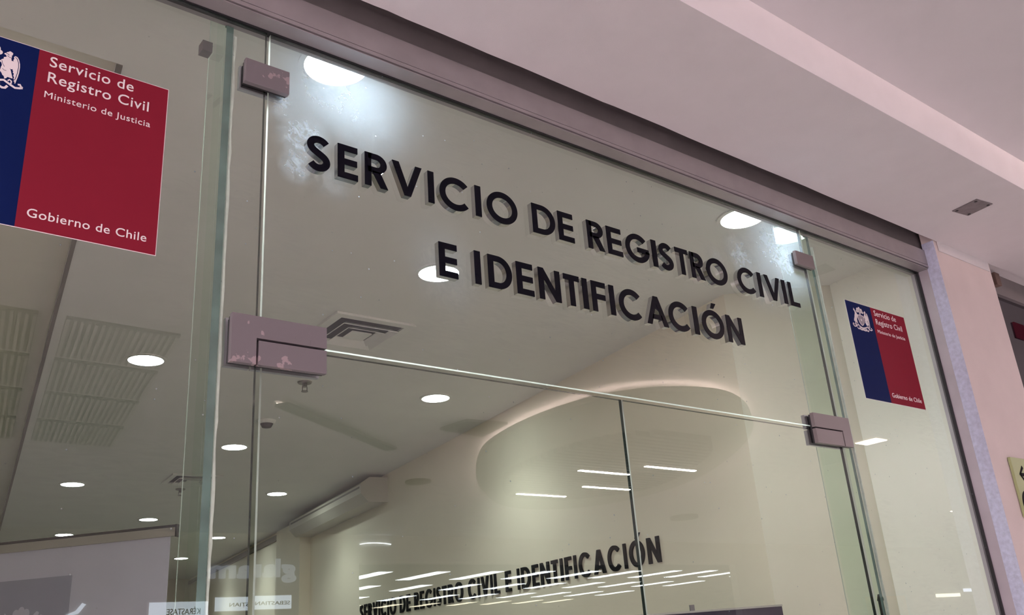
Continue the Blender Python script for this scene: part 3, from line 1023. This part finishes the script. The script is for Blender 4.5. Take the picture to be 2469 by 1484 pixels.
# ------------------------------------------------------------------ office ceiling fittings
DL = [(.977, .169, 'brightest round ceiling lamp, at the header by the upper left of the transom'),
      (2.767, .191, 'round ceiling lamp at the header above the end of the word REGISTRO'),
      (2.013, 1.22, 'round ceiling lamp showing behind the single letter E'),
      (1.309, 2.871, 'large round ceiling lamp under the big sticker, left of the glass fin'),
      (3.083, 2.869, 'round ceiling lamp below the transom, right of the ceiling diffuser'),
      (2.45, 4.542, 'round ceiling lamp just left of the door joint, under the scratched hinge'),
      (1.769, 6.206, 'round ceiling lamp on the far left, above the grey banner'),
      (3.513, 6.172, 'round ceiling lamp just right of the left door joint'),
      (2.875, 7.819, 'small round ceiling lamp above the right corner of the grey banner'),
      (2.359, 8.974, 'small round ceiling lamp touching the top edge of the grey banner'),
      (4.033, 8.971, 'small round ceiling lamp between glass fin and door joint, low down'),
      (4.28, 10.921, 'farthest round ceiling lamp, beside the right edge of the grey banner')]
for x, y, lab in DL:
    t = thing('ceiling_lamp', lab, 'ceiling lamp', (x, y, 3.10), group='round lamps in the office ceiling')
    bm = bmesh.new()
    ring(bm, 0, 0, .086, .102, -.006, 0.0)
    obj('trim_ring', bm, M['white_plastic'], t)
    bm = bmesh.new()
    disc(bm, 0, 0, .086, -.004, -.0005)
    obj('lens', bm, M['lamp'], t)
    sp = bpy.data.lights.new('lamp_beam', 'SPOT')
    sp.energy = 30.0
    sp.color = (0.91, 1.0, 0.96)
    sp.spot_size = math.radians(128)
    sp.spot_blend = 0.75
    sp.shadow_soft_size = 0.08
    b = bpy.data.objects.new('lamp_beam', sp)
    COL.objects.link(b)
    b.parent = t
    b.location = (0, 0, -.012)


def diffuser(cx, cy, s, rot, label):
    t = thing('ceiling_diffuser', label, 'air vent', (cx, cy, 3.10), rot, group='square air diffusers in the office ceiling')
    def sq(bm, a, b, z0, z1, z0b=None):
        z0b = z0 if z0b is None else z0b
        o = [(-b, -b), (b, -b), (b, b), (-b, b)]
        i = [(-a, -a), (a, -a), (a, a), (-a, a)]
        g = [[bm.verts.new((p[0], p[1], z)) for p in q] for q, z in ((o, z0), (i, z0b), (i, z1), (o, z1))]
        for k in range(4):
            for j in range(4):
                bm.faces.new((g[k][j], g[k][(j + 1) % 4], g[(k + 1) % 4][(j + 1) % 4], g[(k + 1) % 4][j]))
    bm = bmesh.new()
    sq(bm, s * .80, s, -.012, -.0005)
    obj('outer_frame', bm, M['white_plastic'], t)
    bm = bmesh.new()
    bx(bm, -s * .82, s * .82, -s * .82, s * .82, -.0025, -.0008)
    obj('throat', bm, M['vent_dark'], t)
    for a, b in ((.58, .70), (.36, .48), (.0, .25)):
        bm = bmesh.new()
        if a > 0:
            g = []
            for (r, z) in ((b * s, -.028), (a * s, -.010), (a * s, -.013), (b * s, -.031)):
                g.append([bm.verts.new((p[0] * r, p[1] * r, z)) for p in ((-1, -1), (1, -1), (1, 1), (-1, 1))])
            for k in range(4):
                for j in range(4):
                    bm.faces.new((g[k][j], g[k][(j + 1) % 4], g[(k + 1) % 4][(j + 1) % 4], g[(k + 1) % 4][j]))
        else:
            bx(bm, -b * s, b * s, -b * s, b * s, -.026, -.020)
        obj('cone_blade', bm, M['white_plastic'], t)
    return t


diffuser(2.06, 2.02, .212, -.02, 'square louvred air diffuser in the ceiling beside the scratched hinge')
diffuser(2.575, 5.74, .20, -.10, 'smaller-looking square air diffuser partly behind the left glass fin')


def sprinkler(x, y, label):
    t = thing('fire_sprinkler', label, 'sprinkler', (x, y, 3.10), group='fire sprinklers in the office ceiling')
    bm = bmesh.new()
    disc(bm, 0, 0, .038, -.008, 0, 24, r2=.042)
    obj('escutcheon', bm, M['chrome'], t)
    bm = bmesh.new()
    disc(bm, 0, 0, .014, -.03, -.008, 16)
    obj('body', bm, M['chrome'], t)
    bm = bmesh.new()
    for s in (-1, 1):
        bx(bm, s * .014 - .002, s * .014 + .002, -.002, .002, -.052, -.026)
    bx(bm, -.016, .016, -.003, .003, -.054, -.051)
    obj('yoke', bm, M['chrome'], t)
    bm = bmesh.new()
    disc(bm, 0, 0, .019, -.058, -.054, 16)
    obj('deflector', bm, M['chrome'], t)


sprinkler(2.204, 2.896, 'metal fire sprinkler hanging just below the scratched hinge')
sprinkler(2.632, 6.187, 'small metal fire sprinkler by the diffuser behind the left glass fin')
t = thing('smoke_detector', 'round white smoke detector on the ceiling right of the left door joint', 'smoke detector', (2.36, 3.776, 3.10))
bm = bmesh.new()
disc(bm, 0, 0, .052, -.022, 0, 32, r2=.060)
obj('base', bm, M['white_plastic'], t)
bm = bmesh.new()
disc(bm, 0, 0, .030, -.045, -.022, 28, r2=.042)
obj('sensor_head', bm, M['grille_dark'], t)

# wall-mounted air conditioner along the right wall
t = thing('air_conditioner', 'long cream air conditioner high on the right wall under the ceiling', 'air conditioner', (room_right(5.05), 5.05, 2.86), -math.atan(.155))
L = 2.15
prof = [(0, .20), (-.16, .20), (-.235, .15), (-.235, .07), (-.17, 0), (0, 0)]


def along(bm, pr, a, b):
    g = [[bm.verts.new((p[0], y, p[1])) for p in pr] for y in (a, b)]
    n = len(pr)
    bm.faces.new(g[0])
    bm.faces.new(g[1])
    for i in range(n):
        bm.faces.new((g[0][i], g[0][(i + 1) % n], g[1][(i + 1) % n], g[1][i]))


bm = bmesh.new()
along(bm, prof, .012, L)
hs = obj('housing', bm, M['ac'], t)
bm = bmesh.new()
along(bm, [(p[0] * 1.04, (p[1] - .1) * 1.06 + .1) for p in prof], 0, .012)
obj('end_cap', bm, M['ac'], t)
bm = bmesh.new()
along(bm, [(-.2355, .135), (-.232, .135), (-.232, .118), (-.2355, .118)], .06, L - .05)
obj('outlet_slot', bm, M['dark_strip'], hs)
# roll-up banner standing diagonally; its pale back, with the print showing through, faces the glass
tv_a, tv_b = Vector((1.369, 2.401, 0)), Vector((.64, 3.24, 0))
d = (tv_b - tv_a)
TVW = d.length
ang = math.atan2(d.y, d.x)
t = thing('rollup_banner', 'large grey banner with a silver top rail at the lower left, faint crest showing through', 'banner', (tv_a.x, tv_a.y, 0), ang)
TVT, TVB = 2.20, .12
# local x runs along the banner away from the glass; the side seen from the hall is +y
box('top_rail', .006, TVW, -.016, .010, TVT - .050, TVT - .012, M['silver'], t, bevel=.002)
box('rail_groove', .004, TVW, -.014, .006, TVT - .012, TVT, M['screen_body'], t)
box('rail_end_cap', 0, .007, -.018, .012, TVT - .054, TVT, M['screen_body'], t)
bs = box('banner_sheet', .034, TVW - .01, -.002, 0, TVB, TVT - .050, M['sheet'], t)
box('print_square', .50, TVW - .02, 0.0, .0008, 1.35, TVT - .175, M['sheet_square'], bs)
bm = bmesh.new()
Tv = lambda u, v, q: (.735 - u * .0021, .0008 + .0006 * q, 1.80 + v * .0021)
for pts in (COND, DEER, SHIELD):
    poly(bm, pts, Tv)
for (px, pz, rx, rz) in ((0, 40, 8, 11.5), (-12, 37, 8, 9.5), (12, 37, 8, 9.5)):
    poly(bm, arc(px, pz, rx, rz, 0, 345, 23), Tv)
obj('print_crest', bm, M['sheet'], bs)
box('support_pole', TVW / 2 - .012, TVW / 2 + .012, -.045, -.021, .1, TVT - .02, M['silver'], t)
box('base', -.01, TVW + .01, -.10, .10, 0, TVB, M['silver'], t, bevel=.01)

# kiosk at the bottom right
ka, kb = Vector((3.02, .50, 0)), Vector((2.48, .88, 0))
d = kb - ka
KW = d.length
t = thing('service_kiosk', 'dark purple screen of a kiosk standing inside the right door, at the bottom edge', 'kiosk', (ka.x, ka.y, 0), math.atan2(d.y, d.x))
box('cabinet', .04, KW - .04, -.20, -.03, 0, 1.62, M['screen_body'], t)
box('screen_panel', 0, KW, -.03, 0, .95, 1.655, M['kiosk_screen'], t)
box('screen_rim', -.002, KW + .002, -.032, .002, 1.655, 1.662, M['silver'], t)
box('camera_bracket', KW * .50, KW * .525, -.03, -.015, 1.662, 1.684, M['plate'], t)
t = thing('signal_post', 'tip of a thin black post right of the kiosk, at the bottom edge', 'post', (3.20, .20, 0))
bm = bmesh.new()
disc(bm, 0, 0, .008, .01, 1.645, 12)
obj('rod', bm, M['black'], t)
bm = bmesh.new()
disc(bm, 0, 0, .12, 0, .012, 24)
obj('foot', bm, M['black'], t)
bm = bmesh.new()
disc(bm, .004, 0, .013, 1.645, 1.668, 12, r2=.007)
obj('cap', bm, M['black'], t)

# ------------------------------------------------------------------ hall fittings in direct view
t = thing('ceiling_plate', 'small grey metal plate screwed to the soffit above the pier', 'cover plate', (3.531, -.357, 3.10), math.radians(-8))
pb = box('plate_body', -.052, .052, -.055, .055, -.004, 0, M['plate'], t, bevel=.001)
for sx, sy in ((-.04, .042), (.04, .042), (-.04, -.042), (.04, -.042)):
    bm = bmesh.new()
    disc(bm, sx, sy, .006, -.0055, -.004, 12)
    obj('screw', bm, M['gasket'], pb)

t = thing('wayfinding_sign', 'olive sign with a black arrow on the pink pier at the right edge', 'sign', (3.849, -.10, 1.92))
sf = box('sign_face', 0, .30, -.012, -.0005, 0, .24, M['sign_green'], t, bevel=.001)
bm = bmesh.new()
Ts = lambda u, v, k: (u, -.0122 - .0006 * k, v)
for pts in ([(.088, .205), (.050, .172), (.088, .139)], [(.052, .172), (.16, .172)]):
    Lf, Rt = strip2d(pts, .014)
    stroke(bm, Lf, Rt, Ts)
obj('arrow', bm, M['black'], sf)
bm = bmesh.new()
poly(bm, arc(.062, .050, .058, .058, 0, 352, 44), Ts)
obj('roundel', bm, M['black'], sf)
text_mesh('lettering', 'B', .045, .0006, M['ink'], sf, .045, -.0135, .034, bold=.001)

# neighbouring shopfront beyond the pier
structure(box('trim_11', 4.21, 36, -.02, .03, 3.02, 3.13, M['alu_dark']), 'grey header bar of the neighbouring shop beyond the pier', 'trim')
structure(box('window_4', 4.21, 36, .0, .02, 0, 3.02, M['dark_glass']), 'dark glass of the neighbouring shop at the right edge', 'window')
t = thing('wall_bracket', 'small brown bracket in the corner between pier and dark neighbouring window', 'bracket', (4.40, -.02, 3.06))
box('bracket_body', -.02, .03, -.03, 0, -.01, .055, M['brown'], t, bevel=.004)
box('bracket_foot', -.03, -.018, -.012, 0, -.02, .06, M['black'], t)
tag(box('red_notice', 4.55, 4.66, -.008, -.0005, 2.82, 2.90, M['red_glow']), 'dim red notice behind the dark neighbouring window at the right edge', 'notice')

# ------------------------------------------------------------------ hall ceiling fittings (seen reflected in the glass)
HC = 3.25
GA = math.radians(-9.6)


def grille(x, y, w, d, label):
    """Perforated ceiling panel; x, y = corner nearest the glass, skewed with the hall's grid."""
    t = thing('ceiling_grille', label, 'grille', (x, y, HC), 0, group='slotted hall ceiling panels reflected at the left')
    sh = math.tan(math.radians(10)) * 1.0
    def q(u, v):
        return (u + v * sh, -v)
    slab('panel', [q(0, 0), q(w, 0), q(w, d), q(0, d)], -.012, 0, M['grille_dark'], t)
    bm = bmesh.new()
    n = 17
    for i in range(n):
        u = .012 + (w - .024) * i / (n - 1)
        prism(bm, [q(u - .0075, .02), q(u + .0075, .02), q(u + .0075, d - .02), q(u - .0075, d - .02)], -.020, -.012)
    obj('slats', bm, M['grille'], t)


rows = [(-2.80, 'top'), (-3.46, 'second'), (-4.12, 'third'), (-4.78, 'bottom')]
for r, (gy, rn) in enumerate(rows):
    for c in range(2):
        gx = (.30 if c == 0 else .985) + (-2.80 - gy) * math.tan(math.radians(10))
        grille(gx, gy, .56, .60, 'slotted ceiling panel reflected at far left, %s row, %s' % (rn, 'beside the ceiling step' if c == 1 else 'at the picture edge'))


def smooth_closed(p, n=8):
    out = []
    m = len(p)
    for i in range(m):
        a, b, c, d = p[(i - 1) % m], p[i], p[(i + 1) % m], p[(i + 2) % m]
        for k in range(n):
            s = k / n
            out.append(tuple(.5 * ((2 * b[j]) + (-a[j] + c[j]) * s + (2 * a[j] - 5 * b[j] + 4 * c[j] - d[j]) * s * s + (-a[j] + 3 * b[j] - 3 * c[j] + d[j]) * s ** 3) for j in (0, 1)))
    return out


RIM = smooth_closed([(4.87, -4.91), (4.50, -4.33), (4.33, -3.95), (4.22, -3.5), (4.19, -3.1), (4.23, -2.71), (4.33, -2.48), (4.52, -2.28), (4.80, -2.16), (5.08, -2.15),
                     (5.41, -2.27), (5.76, -2.48), (6.1, -2.73), (6.5, -3.13), (6.98, -3.75), (7.4, -4.45), (7.65, -5.2), (7.65, -5.9), (7.4, -6.4), (6.9, -6.6), (6.3, -6.42), (5.72, -5.91), (5.26, -5.42)])
t = thing('ceiling_cloud', 'large suspended oval ceiling panel with glowing rim, reflected in the right door and transom', 'ceiling panel', (6.0, -4.2, 3.15))
rel = lambda p: (p[0] - 6.0, p[1] + 4.2)
slab('oval_board', [rel(p) for p in RIM], 0, .04, M['disc'], t)
cxr, cyr = 6.0, -4.2
bm = bmesh.new()
inset = []
for i, p in enumerate(RIM):
    a, b = RIM[(i - 1) % len(RIM)], RIM[(i + 1) % len(RIM)]
    dx, dy = b[0] - a[0], b[1] - a[1]
    dd = math.hypot(dx, dy)
    nx, ny = -dy / dd, dx / dd
    if (cxr - p[0]) * nx + (cyr - p[1]) * ny < 0:
        nx, ny = -nx, -ny
    inset.append((p[0] + nx * .10 - 6.0, p[1] + ny * .10 + 4.2))
Lf, Rt = strip2d(inset, .018, True)
stroke(bm, Lf, Rt, lambda u, v, k: (u, v, .041 + .012 * k), True)
obj('cove_strip', bm, M['cove'], t)
INN = smooth_closed([(5.34, -5.09), (5.14, -4.75), (4.98, -4.15), (4.98, -3.63), (5.1, -3.28), (5.34, -3.06), (5.65, -2.98), (5.94, -3.08), (6.11, -3.21), (6.39, -3.45),
                     (6.71, -3.92), (7.03, -4.49), (7.15, -5.09), (6.99, -5.44), (6.65, -5.78), (6.04, -5.80), (5.62, -5.46)], 6)
bm = bmesh.new()
yy = -3.0
while yy > -5.85:
    xs = []
    for i in range(len(INN)):
        a, b = INN[i], INN[(i + 1) % len(INN)]
        if (a[1] - yy) * (b[1] - yy) < 0:
            xs.append(a[0] + (b[0] - a[0]) * (yy - a[1]) / (b[1] - a[1]))
    if len(xs) >= 2:
        bx(bm, min(xs) - 6.0, max(xs) - 6.0, yy - .028 + 4.2, yy + .028 + 4.2, -.045, -.001)
    yy -= .095
obj('baffle_slats', bm, M['slat'], t)
for (x0, yv, x1, lab) in ((5.61, -4.335, 6.27, 'upper left of the four bright linear lamps reflected under the oval ceiling panel'),
                          (6.11, -3.98, 6.80, 'right-hand one of the four bright linear lamps reflected under the oval panel'),
                          (6.23, -4.965, 6.89, 'middle lower one of the four bright linear lamps under the oval panel'),
                          (5.80, -5.495, 6.46, 'lowest left one of the four bright linear lamps under the oval panel')):
    t = thing('linear_lamp', lab, 'ceiling lamp', ((x0 + x1) / 2, yv, 3.10), 0, 'linear lamps under the oval ceiling panel')
    w = (x1 - x0) / 2
    box('housing', -w, w, -.02, .02, -.010, .004, M['white_plastic'], t)
    box('lens', -w + .005, w - .005, -.018, .018, -.016, -.010, M['oval_line'], t)

# dark linear slot with two warm lamps
sa, sb = Vector((2.40, -3.74, 0)), Vector((3.84, -4.68, 0))
d = sb - sa
t = thing('ceiling_slot', 'dark ceiling slot with two warm glows, reflected below the scratched hinge', 'ceiling slot', (sa.x, sa.y, HC), math.atan2(d.y, d.x))
box('slot_bar', .05, d.length - .02, -.035, .065, -.045, -.025, M['grille_dark'], t)
for u in (.16, d.length - .22):
    bm = bmesh.new()
    prism(bm, [(u - .10, -.03), (u + .10, -.03), (u + .04, -.05), (u - .04, -.05)], -.022, -.014)
    obj('glow_lamp', bm, M['slot_glow'], t)
tag(slab('ceiling_hatch', [(3.88, -4.01), (3.92, -3.70), (4.28, -3.66), (4.34, -4.08)], HC - .02, HC, M['grille_dark']), 'dark ceiling hatch reflected beside the left end of the oval panel', 'hatch')
bm = bmesh.new()
disc(bm, 4.894, -5.924, .13, HC - .02, HC, 32)
tag(obj('ceiling_speaker', bm, M['grille_dark']), 'small dark round ceiling speaker reflected right of the air conditioner', 'speaker')
bm = bmesh.new()
disc(bm, 10.1, -7.06, .20, HC - .04, HC, 32)
tag(obj('ceiling_speaker', bm, M['grille_dark']), 'small dark round ceiling speaker reflected below the oval panel', 'speaker')
for x, y, w, dd, lab in ((8.10, -2.86, .10, .22, 'warm ceiling lamp reflected right beside the smooth hinge'), (14.92, -5.42, .14, .22, 'warm ceiling lamp reflected near the post at the far right')):
    t = thing('accent_lamp', lab, 'ceiling lamp', (x, y, HC), .0, 'warm hall lamps reflected at the right')
    box('housing', -w - .02, w + .02, -dd / 2 - .02, dd / 2 + .02, -.012, 0, M['white_plastic'], t)
    box('lens', -w, w, -dd / 2, dd / 2, -.02, -.012, M['slot_glow'], t)

# added fill lamps out of view, left of the camera and beyond the pier
for i, (x, y) in enumerate(((-2.2, -2.6), (-2.2, -6.2), (-5.6, -2.6), (9.0, -1.6), (12.5, -1.6), (16.5, -2.2))):
    t = thing('hall_fill_lamp', 'added unseen square panel lamp brightening the hall', 'ceiling lamp', (x, y, HC), 0, 'added fill lamps in the hall ceiling')
    box('frame', -.62, .62, -.62, .62, -.01, 0, M['white_plastic'], t)
    box('lens', -.58, .58, -.58, .58, -.016, -.01, M['fill_lamp'], t)

# ------------------------------------------------------------------ shop across the hall (reflected, low in the glass)
cols = [7.82, 8.96, 10.13, 11.34, 12.52, 13.66, 14.84, 16.0, 17.15, 18.3]
for r, (ya, yb) in enumerate(((-11.55, -12.9), (-13.9, -15.1), (-16.4, -17.7), (-18.9, -20.0))):
    for c, x in enumerate(cols):
        warm = r == 3
        t = thing('strip_light', '%s shop strip light reflected over the inner lettering, %s in the %s row' % ('warm' if warm else 'white', ORD[c], ['top', 'second', 'third', 'lowest'][r]),
                  'strip light', (x, (ya + yb) / 2, 3.0), 0, 'shop strip lights reflected in the doors')
        hl = abs(yb - ya) / 2
        box('frame', -.155, .155, -hl - .02, hl + .02, -.02, 0, M['white_plastic'], t)
        box('lens', -.14, .14, -hl, hl, -.026, -.02, M['troffer_warm'] if warm else M['troffer'], t)

# neighbouring fascia: channel letters and light boxes, facing the glass front
for ch, xl, w in (('g', 5.265, .185), ('l', 5.045, .05), ('a', 4.985, .165), ('m', 4.79, .33)):
    o = text_mesh('channel_letter', ch, .30, .05, M['signtext'], None, xl, -9.47, 2.705, bold=.010, width=w, face='+y')
    tag(o, 'pale lit letter %s of the shop name reflected low between fin and door joint' % ch, 'letter', 'lit shop name letters reflected in the glass')


def lightbox(x0, x1, z0, z1, s, tx, tz, size, w, label):
    t = thing('light_box', label, 'light box', (x1, -9.5, z0), 0, 'lit shop boxes reflected in the glass')
    box('case', x0 - x1, 0, 0.0005, .05, 0, z1 - z0, M['white_plastic'], t)
    lf = box('lit_face', x0 - x1 + .01, -.01, .05, .056, .01, z1 - z0 - .01, M['signbox'], t)
    text_mesh('lettering', s, size, .004, M['grille_dark'], lf, tx - x1, .060, tz - z0, bold=.0005, width=w, face='+y')


lightbox(3.745, 4.465, 2.17, 2.437, 'K\u00c9RASTASE', 4.36, 2.285, .095, .40, 'pale blue lit box with a hair brand name, reflected over the grey banner edge')
lightbox(4.53, 5.21, 2.30, 2.480, 'SEBASTIAN', 5.18, 2.36, .062, .46, 'pale blue lit box with a first name, reflected across the left door joint')

# curved lamp over the shop's opening and the tilted bright blade near the screen
bm = bmesh.new()
pts = [(6.21, 3.122), (6.33, 3.139), (6.46, 3.144), (6.58, 3.141), (6.70, 3.128)]
Lf, Rt = strip2d(pts, .008)
stroke(bm, Lf, Rt, lambda u, v, k: (u, -9.499 + .02 * k, v))
tag(obj('arched_lamp', bm, M['troffer']), 'thin arched white lamp line reflected under the air conditioner', 'lamp')
bm = bmesh.new()
poly(bm, [(2.86, 2.315), (2.97, 2.36), (3.03, 2.44), (3.07, 2.425), (3.0, 2.33), (2.90, 2.30)], lambda u, v, k: (u, -9.499 + .02 * k, v))
tag(obj('window_decal', bm, M['signbox']), 'small pale blue lit blade shape reflected on the grey banner', 'decal')
for x, z, w, h, mm, lab in ((21.8, 2.17, 1.1, .07, 'display_warm', 'warm lit shelf reflected low beside the post'), (23.2, 2.27, 1.2, .07, 'display_blue', 'bluish lit sign reflected low beside the post')):
    tag(box('shop_display', x - w / 2, x + w / 2, -9.5, -9.47, z - h / 2, z + h / 2, M[mm]), lab, 'lit display')
